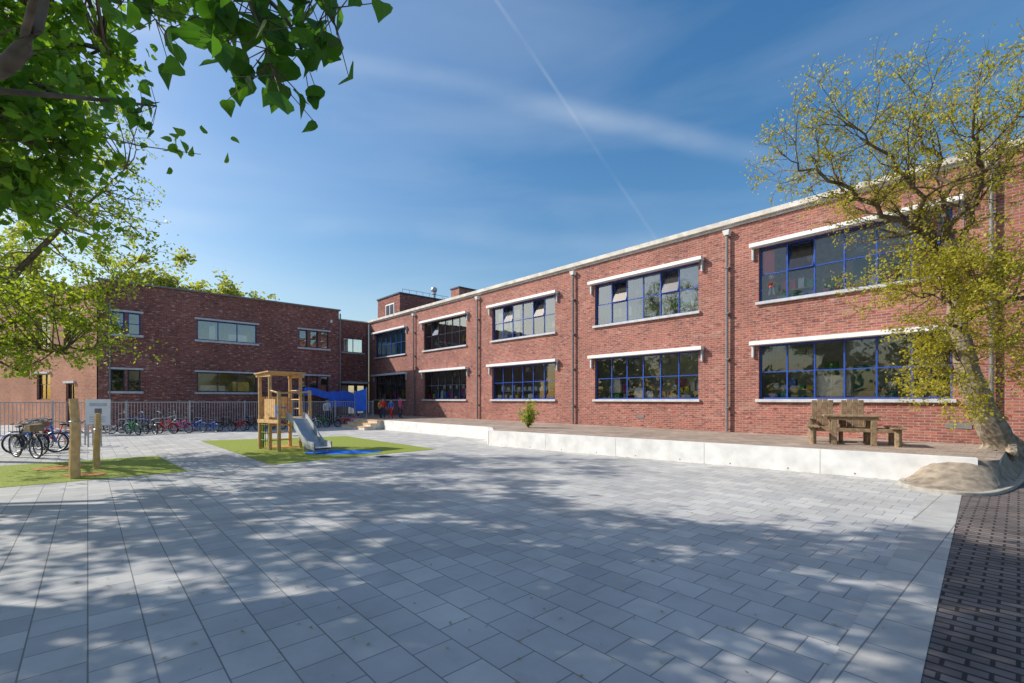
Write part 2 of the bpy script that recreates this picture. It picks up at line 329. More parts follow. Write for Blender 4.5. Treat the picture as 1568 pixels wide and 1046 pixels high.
def windowunit(fr,gl,a,b,c,d,cols,rows,fk,gk,fw=.052,opens=()):
    y0,y1=.10,.17
    fr.box(a,b,y0,y1,c,c+fw,fk); fr.box(a,b,y0,y1,d-fw,d,fk); fr.box(a,a+fw,y0,y1,c+fw,d-fw,fk); fr.box(b-fw,b,y0,y1,c+fw,d-fw,fk)
    W=(b-a-2*fw)
    cx=[a+fw+W*i/cols for i in range(cols+1)]
    zr=[c+fw]+[c+fw+(d-c-2*fw)*r for r in rows]+[d-fw]
    for x in cx[1:-1]: fr.box(x-fw*.42,x+fw*.42,y0+.006,y1-.006,c+fw,d-fw,fk)
    for z in zr[1:-1]: fr.box(a+fw,b-fw,y0+.012,y1-.012,z-fw*.33,z+fw*.33,fk)
    for i in range(cols):
        for j in range(len(zr)-1):
            e=[random.uniform(-.008,.008) for _ in range(2)]
            if (i,j) in opens:
                z0,z1=zr[j],zr[j+1]; p=[(cx[i]+.03,y0-.02,z0),(cx[i+1]-.03,y0-.02,z0),(cx[i+1]-.03,y1+.18,z1),(cx[i]+.03,y1+.18,z1)]
                gl.quad(*p,gk)
                for q in range(4): fr.tube([p[q],p[(q+1)%4]],.025,fk,n=4)
                continue
            gl.quad((cx[i],.135+e[0],zr[j]),(cx[i+1],.135-e[0]+e[1]*.5,zr[j]),(cx[i+1],.135-e[0]+e[1],zr[j+1]),(cx[i],.135+e[0]+e[1],zr[j+1]),gk)
# facade 1
ops=[];centers=[-17.85,-10.7,-3.58,3.54,10.37]
LW=(1.62,3.42); UW=(4.88,6.70)
for c in centers: ops+= [(c-2.37,c+2.37,*LW),(c-2.37,c+2.37,*UW)]
wall('wall_long',F1,-21.3,14.0,TZ-.3,RZ,ops,'brick')
fr=MB();gl=MB();tr=MB()
for ci,c in enumerate(centers):
    a,b=c-2.37,c+2.37
    fk='blue' if ci in(2,3,4) else 'navy'
    windowunit(fr,gl,a,b,*LW,6,(.5,),fk,'glass')
    op={4:((1,1),),3:((1,1),(4,1)),2:((4,1),(1,1)),1:((1,1),)}.get(ci,())
    windowunit(fr,gl,a,b,*UW,6,(.5,),'blue' if ci!=1 else 'navy','glass2' if ci<4 else 'glass',opens=op)
    for z in (LW[1],UW[1]):
        tr.box(a-.22,b+.22,-.26,.02,z,z+.13,'white')
        tr.box(a-.20,a-.13,-.10,0,z-.40,z-.003,'sill'); tr.box(b+.13,b+.20,-.10,0,z-.40,z-.003,'sill')
        tr.tube([(b+.14,-.16,z-.01),(b+.14,-.16,z-.3)],.02,'navy')
    for z in (LW[0],UW[0]):
        tr.box(a-.08,b+.08,-.10,.10,z-.10,z-.003,'sill')
fr.build('window_frames_long',F1,school); gl.build('window_glass_long',F1,school); tr.build('lintels_and_sills_long',F1,school,bevel=.008)
# interior rooms
rm=MB()
def room(rm,x0,x1,z0,z1,dep,k='room',y0=.24):
    rm.quad((x0,dep,z0),(x1,dep,z0),(x1,dep,z1),(x0,dep,z1),k)
    rm.quad((x0,y0,z0),(x1,y0,z0),(x1,dep,z0),(x0,dep,z0),'roomdark'); rm.quad((x0,y0,z1),(x0,dep,z1),(x1,dep,z1),(x1,y0,z1),'room')
    rm.quad((x0,y0,z0),(x0,dep,z0),(x0,dep,z1),(x0,y0,z1),k); rm.quad((x1,y0,z0),(x1,y0,z1),(x1,dep,z1),(x1,dep,z0),k)
CK=['yellow','white','red','bikeblue','card','teal','bikegreen','white','pink']
for c in centers:
    room(rm,c-2.9,c+2.9,.6,4.0,3.3); room(rm,c-2.9,c+2.9,4.15,7.3,3.3)
    for k in range(5):
        x=c-2.4+k*1.0+random.random()*.3
        rm.box(x,x+.7,1.5+k%2*.6,2.1+k%2*.6,.61,1.33,'pine'); rm.box(x,x+.7,1.5+k%2*.6,2.1+k%2*.6,4.16,4.95,'pine')
        for z in (1.9,5.3):
            zz=z+random.random()*.4; rm.box(x,x+.4+random.random()*.4,3.20,3.26,zz,zz+.35+random.random()*.6,random.choice(CK))
    for z0,zt in ((.61,1.95),(4.16,5.3)):   # open shelf unit near the window with toys and boxes
        for s in (c-2.2,c+.9):
            rm.box(s,s+1.3,.75,1.05,zt-.03,zt,'pine'); rm.box(s,s+1.3,.75,1.05,z0,zt-.45,'card')
            for q in range(5): rm.box(s+.03+q*.25,s+.2+q*.25,.78,1.0,zt+.001,zt+.12+random.random()*.25,random.choice(CK)); rm.box(s+.03+q*.25,s+.22+q*.25,.76,1.0,zt-.445,zt-.2+random.random()*.1,random.choice(CK))
    # pendant lamp shades (unlit)
    for z in (3.3,6.5):
        for x in (c-1.3,c+.1,c+1.5): rm.tube([(x,1.8,z+.7),(x,1.8,z+.1)],.01,'navy',n=4); rm.sphere((x,1.8,z),.16,'white',n=8,m=6)
rm.build('room_interiors_long',F1,school)
it=MB()
def item(x0,x1,z0,z1,k,y=.32,t=.03):
    if y>=.3: y=y-.09
    it.box(x0,x1,y,y+t,z0,z1,k)
item(9.55,10.5,1.7,2.35,'card'); item(10.0,10.03,1.68,2.37,'white',.30,.01); item(9.53,10.52,2.02,2.05,'white',.30,.01)
item(8.25,8.5,1.63,1.8,'bikeblue',.3,.2); item(8.6,8.85,1.63,1.82,'teal',.3,.2); item(8.9,9.1,1.63,1.75,'yellow',.3,.15)
for x in (11.2,11.9,12.3): item(x,x+.12,1.63,1.75,'card',.3,.1)
def doll(x,z,k):
    y=.24
    it.sphere((x,y,z+.42),.09,'card'); it.sphere((x,y,z+.50),.09,'yellow',sc=(1,1,.6)); it.tube([(x,y,z+.34),(x,y,z+.05)],[.05,.13],k,n=8)
    for s in(-1,1): it.tube([(x,y,z+.3),(x+s*.16,y,z+.15)],.03,k); it.tube([(x+s*.05,y,z+.05),(x+s*.07,y,z-.2)],.03,'white')
doll(8.32,5.30,'red')
for i in range(7): item(8.07+i*.05,8.115+i*.05,5.85-.02*i,6.62,'red',.3+.01*(i%2),.02)
for i in range(10): item(12.20+i*.05,12.245+i*.05,4.95,6.6,'red' if i<5 else 'bikeblue',.3+.015*(i%2),.02)
for x in (9.5,9.8,10.1): item(x,x+.15,4.9,5.05,'red',.3,.12)
item(8.5,9.1,4.9,5.02,'bikegreen',.3,.1)
for i,(x,k) in enumerate([(10.6,'yellow'),(10.95,'white'),(11.3,'pink'),(11.7,'white')]): item(x,x+.22,4.9,5.15+.1*(i%2),k,.3,.1)
item(3.05,3.55,1.66,2.1,'white'); item(1.9,2.35,1.9,2.5,'card'); item(2.0,2.3,1.65,1.85,'bikegreen',.3,.1); item(4.6,5.5,1.64,1.78,'card',.3,.2); item(3.62,3.9,1.66,1.95,'white')
for i in range(9): item(-5.7+i*.48,-5.5+i*.48+random.random()*.15,1.64,1.8+random.random()*.2,random.choice(['white','white','card','bikeblue','yellow']),.3,.1)
item(-5.6,-1.7,2.05,2.08,'white',.5,.25)
for i in range(9): item(-5.6+i*.42,-5.35+i*.42,2.1,2.1+random.choice([.18,.28]),'white',.5,.12)
for i in range(8): item(-12.8+i*.5,-12.6+i*.5,1.64,1.8+random.random()*.4,random.choice(['white','red','yellow','card','bikegreen','bikeblue']),.3,.1)
for i in range(5): item(-12.2+i*.7,-12+i*.7,2.3,2.55,random.choice(['white','card']),.6,.03)
for i in range(7): item(-19.8+i*.55,-19.5+i*.55,1.64,1.9+random.random()*.7,random.choice(['red','yellow','white','pink','bikegreen']),.3,.05)
for i in range(4):  # white panels standing in for a pale grid reflected in the upper glass
    for j in range(3): item(-5.8+i*.45,-5.42+i*.45,4.98+j*.5,5.42+j*.5,'white',.45,.02)
item(-4.9,-4.4,4.9,5.15,'bikeblue',.3,.2)
it.build('window_items_and_reflection',F1,school)
t=MB(); t.box(-20.1,-15.6,.25,.28,4.9,6.6,'teal'); t.build('teal_blinds',F1,school)
def leaves(name,C,size,shape,k,parent=None,down=0.0,jit=.35,flat=False):
    C=np.array(C); n=len(C); u=rng.normal(size=(n,3)); u[:,2]-=down
    if flat: u[:,2]*=.05
    u/=np.linalg.norm(u,axis=1)[:,None]
    r=rng.normal(size=(n,3))
    if flat: r[:,:2]*=.1; r[:,2]=1
    v=np.cross(u,r); v/=np.linalg.norm(v,axis=1)[:,None]
    s=size*(1+jit*rng.uniform(-1,1,size=(n,1)))
    if shape=='tri': sh=[(0,0),(.5,-.32),(1,0),(.5,.32)]
    elif shape=='heart': sh=[(0,0),(.02,-.28),(.2,-.46),(.45,-.42),(.75,-.2),(1.08,0),(.75,.2),(.45,.42),(.2,.46),(.02,.28)]
    m=len(sh); P=np.zeros((n,m,3)); nn=np.cross(u,v)
    for i,(a,b) in enumerate(sh): P[:,i,:]=C+s*(a*u+b*v+abs(b)*.35*nn)
    me=bpy.data.meshes.new(name)
    if shape=='heart':
        fc=[]
        for i in range(n): o=i*m; fc.append((o,o+1,o+2,o+3,o+4,o+5)); fc.append((o,o+5,o+6,o+7,o+8,o+9))
        me.from_pydata(P.reshape(-1,3).tolist(),[],fc)
    else:
        me.vertices.add(n*m); me.vertices.foreach_set('co',P.reshape(-1)); me.loops.add(n*m); me.loops.foreach_set('vertex_index',np.arange(n*m,dtype=np.int32))
        me.polygons.add(n); me.polygons.foreach_set('loop_start',np.arange(0,n*m,m,dtype=np.int32)); me.update(calc_edges=True)
    me.materials.append(M[k]); o=bpy.data.objects.new(name,me); S.collection.objects.link(o)
    if parent: o.parent=parent
    return o
pp=[]
for x,z in [(9.57,5.05),(9.87,5.05),(10.17,5.05),(11.96,1.75),(12.36,1.75),(11.26,1.75),(4.9,1.8),(8.1,5.0),(8.8,5.02)]:
    for _ in range(40):
        q=F1@Vector((x+random.gauss(0,.08),.30+random.gauss(0,.03),z+abs(random.gauss(.1,.08)))); pp.append(tuple(q))
leaves('potted_plants',pp,.09,'tri','lfE',school)
pp=[]
for _ in range(900):
    y=random.uniform(1.5,17); x=random.uniform(-1.0,.85)*y
    pp.append((x,y,.0135))
for _ in range(250):
    s=random.uniform(0,11); q=Vector((-.78,16.2,0)).lerp(Vector((8.5,8.55,0)),s/12)+Vector((-.636,-.771,0))*abs(random.gauss(.06,.10)); pp.append((q.x,q.y,.0135))
leaves('fallen_leaves',pp,.03,'tri','litter',flat=True)
# coping & downspouts
cp=MB()
cp.box(-21.2,14.16,-.16,.3,RZ,RZ+.17,'coping'); cp.box(-21.25,14.06,-.05,.28,RZ-.08,RZ-.003,'sill')
cp.box(13.7,14.16,.303,10,RZ,RZ+.17,'coping')
cp.build('coping_long',F1,school,bevel=.01)
dp=MB()
for x in (-14.2,-7.12,0,7.0,13.45):
    dp.tube([(x,-.12,.5),(x,-.12,RZ-.45),(x,-.10,RZ-.3)],.05,'pipe',n=8)
    dp.add([(x-.08,-.2,RZ-.36),(x+.08,-.2,RZ-.36),(x+.08,-.003,RZ-.36),(x-.08,-.003,RZ-.36),(x-.12,-.24,RZ-.20),(x+.12,-.24,RZ-.20),(x+.12,-.003,RZ-.20),(x-.12,-.003,RZ-.20)],[(0,3,2,1),(4,5,6,7),(0,1,5,4),(1,2,6,5),(2,3,7,6),(3,0,4,7)],'white')
    for z in (1.3,3,4.6,6.2): dp.box(x-.08,x+.08,-.18,-.003,z,z+.04,'pipe')
dp.tube([(12.95,-.06,5.9),(12.95,-.06,7.0)],.02,'pipe')
dp.box(12.6,13.1,-.02,-.003,.85,1.0,'pipe')
for x in (-10.7,-3.6,3.5): dp.box(x-.15,x+.15,-.02,-.003,.85,.98,'pipe')
dp.build('downspouts_long',F1,school)
bd=MB()
bd.quad((14.0,0,TZ-.3),(14.0,11,TZ-.3),(14.0,11,RZ),(14.0,0,RZ),'brick'); bd.quad((-21.3,11,0),(-21.3,11,RZ),(14,11,RZ),(14,11,0),'brick')
bd.quad((-21.3,.28,RZ-.12),(13.98,.28,RZ-.12),(13.98,11,RZ-.12),(-21.3,11,RZ-.12),'roof')
bd.build('rear_walls_and_roof_long',F1,school)
# facade 2
u2=(5.08,6.25); l2=(2.05,3.2)
o2=[(-12.05,-11.5,*u2),(-11.38,-10.84,*u2),(-12.05,-11.5,*l2),(-11.38,-10.84,*l2),(-8.28,-5.17,*u2),(-8.28,-5.17,*l2)]
tri=[(-2.65,-2.12),(-1.95,-1.42),(-1.25,-.72)]
for a,b in tri: o2+=[(a,b,*u2),(a,b,*l2)]
RZ2=7.8
wall('wall_cross',F2,-12.55,0,0,RZ2,o2,'brickshade')
fr=MB();gl=MB();tr=MB();rm=MB()
for (a,b,c,d) in o2:
    big=b-a>2
    windowunit(fr,gl,a,b,c,d,3 if big else 1,() if big else (.5,),'blue' if (a<-11 or big) and c>4 else 'navy','glass2' if c>4 else 'glass',fw=.06)
for c,d in (u2,l2):
    for a,b in ((-12.05,-10.84),(-8.28,-5.17),(-2.65,-.72)):
        tr.box(a-.12,b+.12,-.10,.04,d,d+.10,'sill'); tr.box(a-.12,b+.12,-.10,.10,c-.12,c-.003,'sill')
room(rm,-12.3,-.2,.6,4.0,5); room(rm,-12.3,-.2,4.2,7.3,5)
rm.box(-7.6,-7.3,.5,.55,5.2,6.0,'white'); rm.box(-6.6,-5.6,.5,.55,5.2,5.6,'white'); rm.box(-11.8,-11.65,.4,.45,5.1,5.9,'bikeblue')
rm.box(-8.1,-6.8,.45,.5,2.08,2.45,'card'); rm.box(-6.4,-5.5,.45,.5,2.08,2.7,'yellow')
fr.build('window_frames_cross',F2,school); gl.build('window_glass_cross',F2,school); tr.build('sills_cross',F2,school); rm.build('room_interiors_cross',F2,school)
cp=MB(); cp.box(-12.65,.1,-.1,.25,RZ2,RZ2+.09,'pipe'); cp.tube([(.06,-.1,0),(.06,-.1,RZ2-.2)],.05,'pipe',n=8); cp.tube([(-12.1,-.08,0),(-12.1,-.08,6.7)],.04,'pipe',n=8)
cp.quad((-12.5,.25,RZ2-.1),(0,.25,RZ2-.1),(0,14,RZ2-.1),(-12.5,14,RZ2-.1),'roof')
cp.quad((0,0,0),(0,14,0),(0,14,RZ2),(0,0,RZ2),'brickshade'); cp.quad((-12.55,0,0),(-12.55,0,RZ2),(-12.55,14,RZ2),(-12.55,14,0),'brickshade')
cp.box(-.6,-.5,-.12,0,6.9,7.1,'white'); cp.build('coping_and_roof_cross',F2,school)
# link
o3=[(-2.05,-.45,5.3,6.4),(-2.2,-1.1,TZ,2.75),(-.95,-.3,TZ,2.75)]
wall('wall_link',F3,-6,0,0,RZ,o3,'brickshade')
fr=MB();gl=MB()
windowunit(fr,gl,-2.05,-.45,5.3,6.4,2,(),'blue','glass2'); windowunit(fr,gl,-2.2,-1.1,TZ,2.75,2,(.75,),'navy','glass'); windowunit(fr,gl,-.95,-.3,TZ,2.75,1,(.75,),'navy','glass')
fr.box(-2.4,-.2,-.5,0,2.85,3.0,'sill'); fr.box(-2.2,-.35,-.08,.05,5.2,5.297,'sill'); fr.box(-6,0,-.1,.25,RZ,RZ+.09,'coping')
fr.quad((-6,4,0),(0,4,0),(0,4,RZ),(-6,4,RZ),'roomdark'); fr.quad((-6,.25,RZ-.1),(0,.25,RZ-.1),(0,12,RZ-.1),(-6,12,RZ-.1),'roof')
fr.tube([(-.12,-.1,.5),(-.12,-.1,RZ-.2)],.045,'pipe',n=8)
fr.build('window_frames_link',F3,school); gl.build('window_glass_link',F3,school)
# rooftop penthouse & chimney
ph=MB(); FP=frame(-9.2,38,V.x,V.y)
ph.box(0,5.05,0,3.9,RZ-.1,10.3,'brickshade'); ph.box(-.08,5.13,-.08,3.98,10.3,10.42,'navy')
for a in (.9,): ph.box(-.03,.02,a,a+1.5,8.6,9.7,'white'); ph.box(-.04,-.03,a+.1,a+.7,8.7,9.6,'navy'); ph.box(-.04,-.03,a+.8,a+1.4,8.7,9.6,'navy')
for i in range(8): ph.tube([(.3+i*.65,.1,10.42),(.3+i*.65,.1,10.75)],.015,'navy',n=4)
ph.tube([(.3,.1,10.75),(4.85,.1,10.75)],.015,'navy',n=4)
ph.build('rooftop_penthouse',FP,school)
ch=MB(); FC=frame(-4.1,36,V.x,V.y); ch.box(0,1.9,0,1.1,RZ-.1,10.3,'brick'); ch.box(-.06,1.96,-.06,1.16,10.3,10.4,'navy'); ch.build('chimney_stack',FC,school)
vt=MB(); vt.tube([(-6.9,41,7.6),(-6.9,41,11.0)],.12,'steel',n=8); vt.sphere((-6.9,41,11.3),.3,'steel',sc=(1,1,.9)); vt.tube([(-6.9,41,10.9),(-6.9,41,11.1)],.2,'steel',n=8)
vt.tube([(-5.6,42,7.6),(-5.6,42,10.6)],.1,'pipe',n=6); vt.tube([(-6.3,43,7.6),(-6.3,43,11)],.06,'pipe',n=6); vt.build('roof_vents',None,school)
# annex on the left
annex=empty('brick_annex_building')
d=Vector((1,-.52,0)).normalized(); LA=24; FA=frame(-21.45-d.x*LA,23.95-d.y*LA,d.x,d.y)
oa=[(LA-3.9,LA-2.5,4.6,6.2),(LA-3.6,LA-2.5,.1,2.5),(LA-7.5,LA-5.6,4.6,6.2),(LA-7.5,LA-5.6,1.6,3.1)]
wall('annex_wall',FA,0,LA,0,7.6,oa,'brickorange',parent=annex)
fr=MB();gl=MB()
for o in oa: windowunit(fr,gl,*o,2,(.6,),'navy','glass')
for o in oa: fr.box(o[0]-.1,o[1]+.1,-.1,.03,o[3]+.003,o[3]+.12,'sill')
fr.quad((0,3,0),(LA-.3,3,0),(LA-.3,3,7.5),(0,3,7.5),'roomdark'); fr.box(0,LA+.05,-.08,.25,7.6,7.69,'pipe'); fr.quad((0,.2,7.5),(LA,.2,7.5),(LA,9,7.5),(0,9,7.5),'roof')
fr.build('annex_frames',FA,annex); gl.build('annex_glass',FA,annex)
# ------------------------------------------------------------ fence
def fence(name,a,b,h=1.5,z=0,sp=.115,k='fence',post=2.4):
    a=Vector((*a,0));b=Vector((*b,0));d=b-a;l=d.length;F=frame(a.x,a.y,d.x,d.y,z); mb=MB()
    n=int(l/sp)
    for i in range(n+1): x=i*sp; mb.box(x-.010,x+.010,-.009,.009,.08,h-.04,k)
    mb.box(0,l,-.02,.02,.10,.14,k); mb.box(0,l,-.022,.022,h-.04,h,k)
    m=max(1,int(l/post))
    for i in range(m+1): x=l*i/m; mb.box(x-.03,x+.03,-.032,.032,0,h+.05,k)
    return mb.build(name,F)
fo=Vector((-9.4,29.45,0)); 
def fp(s): q=fo-V*s; return (q.x,q.y)
fence('metal_fence',fp(16.5),fp(-.6),1.5)
mb=MB(); q=fo-V*12.6+Vector((.675,-.738,0))*.12; F=frame(q.x,q.y,V.x,V.y)
mb.box(-.42,.42,-.02,.02,.45,1.62,'white'); mb.box(-.45,.45,-.025,.0,.42,.45,'steel'); mb.box(-.3,.3,-.026,-.021,1.3,1.45,'sill'); mb.box(-.12,.12,-.026,-.021,.95,1.2,'pipe')
for z in (.6,.7,.8): mb.box(-.3,.25,-.026,-.021,z,z+.04,'sill')
mb.tube([(-.38,.04,0),(-.38,.04,1.6)],.025,'steel'); mb.tube([(.38,.04,0),(.38,.04,1.6)],.025,'steel'); mb.build('notice_board',F)
# ------------------------------------------------------------ bicycles
def bike(x,y,ang,col,sc=1.0,z=0,lean=.12,basket=False,fat=1.0):
    mb=MB(); R=.33; W=.52; f=fat
    for s in(-1,1):
        c=(s*W,0,R); mb.torus(c,(0,1,0),R-.02,.022*f,'black'); mb.torus(c,(0,1,0),R-.05,.010,'steel',n=18,m=4)
        for i in range(9):
            t=math.pi*i/9; dx=math.cos(t)*(R-.05);dz=math.sin(t)*(R-.05); mb.tube([(s*W-dx,0,R-dz),(s*W+dx,0,R+dz)],.003,'steel',n=3,cap=False)
        arc=[(s*W+math.cos(t)*(R+.03),0,R+math.sin(t)*(R+.03)) for t in np.linspace(.3 if s>0 else .9,2.2 if s>0 else 2.9,8)]
        mb.tube(arc,.014*f,col,n=4)
    bb=(-.08,0,.29); st=(-.22,0,.78); hd=(.36,0,.86); hl=(.40,0,.66)
    for a,b,r in ((bb,st,.019),(bb,hl,.022),((-.19,0,.68),hd,.018),(hl,hd,.022),((-.52,.04,.33),bb,.012),((-.52,-.04,.33),bb,.012),((-.52,.04,.33),(-.2,.02,.70),.01),((-.52,-.04,.33),(-.2,-.02,.70),.01),(hl,(.52,.05,.33),.013),(hl,(.52,-.05,.33),.013),(hd,(.33,0,1.0),.015),(st,(-.24,0,.90),.014)):
        mb.tube([a,b],r*f,col,n=6)
    mb.tube([(.12,.28,1.04),(.25,.22,1.05),(.34,0,1.02),(.25,-.22,1.05),(.12,-.28,1.04)],.013,'steel'); 
    for s in(-1,1): mb.tube([(.16,s*.265,1.045),(.04,s*.29,1.03)],.019,'black')
    mb.sphere((-.26,0,.93),.13,'black',sc=(1.05,.6,.3)); mb.torus((-.08,.03,.29),(0,1,0),.09,.008,'steel',n=12,m=4)
    mb.tube([(-.08,.05,.29),(.04,.06,.18),(.04,.15,.18)],.012,'steel'); mb.tube([(-.08,-.05,.29),(-.20,-.06,.40),(-.20,-.15,.40)],.012,'steel')
    mb.box(-.66,-.32,-.07,.07,.70,.715,'steel'); mb.tube([(-.62,.06,.70),(-.52,.05,.33)],.007,'steel'); mb.tube([(-.62,-.06,.70),(-.52,-.05,.33)],.007,'steel')
    if basket: mb.box(.42,.68,-.16,.16,.80,1.0,'wood')
    Mx=Matrix.Translation((x,y,z))@Matrix.Rotation(ang,4,'Z')@Matrix.Rotation(lean,4,'X')@Matrix.Scale(sc,4)
    return mb.build('bicycle',Mx,smooth=False)
cols=['bikeblue','pink','red','bikedark','bikegreen','white','bikedark','yellow','pink','bikeblue','bikedark','red','bikedark','bikeblue']
for i in range(19):
    s=.6+i*.60; q=fo-V*s+Vector((.675,-.738,0))*(.95+random.uniform(-.15,.2))
    bike(q.x,q.y,math.atan2(.675,.738)-math.pi/2+random.uniform(.35,1.1),cols[i%14],random.uniform(.58,.76),lean=random.uniform(-.15,.2),fat=1.6)
for i,(x,y) in enumerate([(-13.3,12.7),(-13.9,13.3),(-14.3,13.9),(-14.6,14.7),(-15.3,14.9),(-15.9,15.7),(-16.5,16.2)]):
    bike(x,y,random.uniform(-.5,.6)+(i%2)*3.1,['bikedark','bikedark','bikeblue','red','bikedark','pink','bikegreen'][i],random.uniform(.88,1.0),lean=random.uniform(-.15,.2),basket=i%3==0,fat=1.1)
for i in range(6):
    q=fo-V*(9.3+i*.65)-Vector((.675,-.738,0))*.8; bike(q.x,q.y,random.uniform(0,1.2),['bikedark','steel','bikedark','bikeblue','bikedark','red'][i],.95)
mb=MB()
for i in range(5): mb.tube([Vector((-16.2+i*.55,17.0-i*.3,0)),Vector((-16.2+i*.55,17.0-i*.3,.75)),Vector((-16.0+i*.55,16.6-i*.3,.75)),Vector((-16.0+i*.55,16.6-i*.3,0))],.025,'steel')
mb.build('bicycle_rack')
# ------------------------------------------------------------ hammock posts
def rough_post(x,y,h,r,lean,name='timber_post'):
    mb=MB(); pts=[];rs=[]
    for i in range(8):
        t=i/7; pts.append((x+lean*t*h+.025*math.sin(t*5+x),y+.02*math.sin(t*4),h*t)); rs.append(r*(1.08-.22*t+.04*math.sin(i*2.3)))
    mb.tube(pts,rs,'pine',n=10); mb.torus((pts[5][0],pts[5][1],pts[5][2]),(0,0,1),r*1.0,.012,'steel',n=14,m=4)
    mb.build(name,smooth=False)
rough_post(-8.85,9.4,1.62,.085,-.03); rough_post(-9.68,10.8,1.28,.065,.02)
# ------------------------------------------------------------ play tower with slide
mb=MB(); F=frame(-7.4,15.1,.80,-.60)
posts=[(-.62,-.5,2.45),(-.62,.5,2.5),(.05,-.5,2.35),(.05,.5,2.4),(.62,-.5,1.85),(.62,.5,1.9)]
for x,y,h in posts: mb.tube([(x,y,0),(x+.02,y,h*.5),(x-.01,y,h)],[.06,.055,.05],'pine',n=10)
for i in range(5): mb.box(-.78+i*.195,-.78+i*.195+.185,-.62,.62,2.42+.012*i,2.46+.012*i,'pine')
mb.box(-.78,.2,-.56,-.50,2.33,2.415,'pine'); mb.box(-.78,.2,.50,.56,2.33,2.415,'pine')
mb.box(-.62,.62,-.46,.46,.98,1.04,'pine'); mb.box(-.68,.68,-.55,-.5,.86,.975,'pine'); mb.box(-.68,.68,.5,.55,.86,.975,'pine')
for i in range(6): mb.box(-.16+i*.115-.02,-.16+i*.115+.08,-.56,-.54,1.05,1.62,'pine')
for i in range(5): mb.box(-.665,-.645,-.45+i*.18,-.45+i*.18+.15,1.05,1.7,'pine')
for z in (1.3,1.6,1.9): mb.tube([(-.62,.5,z),(.05,.5,z)],.025,'pine')
for z in (.25,.5,.75): mb.tube([(-.62,-.5,z),(-.62,.5,z)],.025,'pine'); mb.tube([(-.62,-.5,z+.05),(.05,-.5,z+.05)],.022,'green')
mb.tube([(.62,-.5,1.8),(.62,.5,1.85)],.03,'pine'); mb.tube([(.05,-.5,1.9),(.62,-.5,1.8)],.03,'pine')
mb.box(.3,.6,-.555,-.535,1.05,1.45,'bikeblue')
mb.tube([(.62,-.5,1.35),(.62,-.27,1.35)],.02,'mat'); mb.tube([(.62,.5,1.4),(.62,.27,1.4)],.02,'mat')
mb.tube([(-.85,-.3,0),(-.80,-.3,1.5)],.045,'green',n=8)
for i in range(5): mb.tube([(-.6+i*.15,-.54,.1),(-.6+i*.15,-.54,.85)],.01,'black',n=4)
pr=[(.62,1.04),(.85,1.0),(1.2,.72),(1.6,.36),(1.85,.20),(2.25,.17)]
for i in range(len(pr)-1):
    (x0,z0),(x1,z1)=pr[i],pr[i+1]
    mb.add([(x0,-.25,z0),(x1,-.25,z1),(x1,.25,z1),(x0,.25,z0),(x0,-.25,z0-.04),(x1,-.25,z1-.04),(x1,.25,z1-.04),(x0,.25,z0-.04)],[(0,1,2,3),(7,6,5,4),(0,4,5,1),(3,2,6,7)],'steel')
    for s in(-1,1):
        y=.26*s; mb.add([(x0,y,z0-.05),(x1,y,z1-.05),(x1,y,z1+.17),(x0,y,z0+.17),(x0,y+.03*s,z0-.05),(x1,y+.03*s,z1-.05),(x1,y+.03*s,z1+.17),(x0,y+.03*s,z0+.17)],[(0,1,2,3),(7,6,5,4),(3,2,6,7),(0,4,5,1)],'sill')
mb.tube([(2.1,-.2,0),(2.1,-.2,.17)],.03,'steel'); mb.tube([(2.1,.2,0),(2.1,.2,.17)],.03,'steel'); mb.tube([(1.25,0,0),(1.25,0,.68)],.03,'steel')
mb.build('wooden_play_tower_with_slide',F)
# ------------------------------------------------------------ blue tarp shelter
mb=MB(); F=frame(-12.7,28.3,V.x,V.y)
nx,ny=11,6
def tz(i,j): return 2.2+.10*math.sin(i*1.1)+.10*math.cos(j*1.4)-.03*i
for i in range(nx):
    for j in range(ny):
        p=lambda a,b:(a*.36,.1+b*.36,tz(a,b)); mb.quad(p(i,j),p(i+1,j),p(i+1,j+1),p(i,j+1),'tarp')
for i in range(nx):
    z0,z1=tz(i,0),tz(i+1,0); mb.quad((i*.36,.1,z0),((i+1)*.36,.1,z1),((i+1)*.36,.02+.05*math.sin(i),z1-(1.0 if 3<i<10 else .45)),(i*.36,.02+.05*math.sin(i-1),z0-(1.0 if 3<i<10 else .45)),'tarp')
for x,y in ((0.05,.15),(3.9,.15),(0.05,2.2),(3.9,2.2)): mb.tube([(x,y,0),(x,y,2.1)],.03,'steel')
mb.build('blue_tarpaulin_shelter',F)
mb=MB(); 
for i in range(7):
    mb.quad((-9.5+.1*i,28.0+.04*((i+1)%2),.9),(-9.4+.1*i,28.0+.04*(i%2),.9),(-9.4+.1*i,28.0+.02*(i%2),2.1+.03*i),(-9.5+.1*i,28.0+.02*((i+1)%2),2.1+.03*(i-1)),'tarp')
mb.tube([(-9.5,28.06,0),(-9.5,28.06,2.15)],.03,'steel'); mb.tube([(-8.8,28.06,0),(-8.8,28.06,2.35)],.03,'steel'); mb.build('blue_banner')
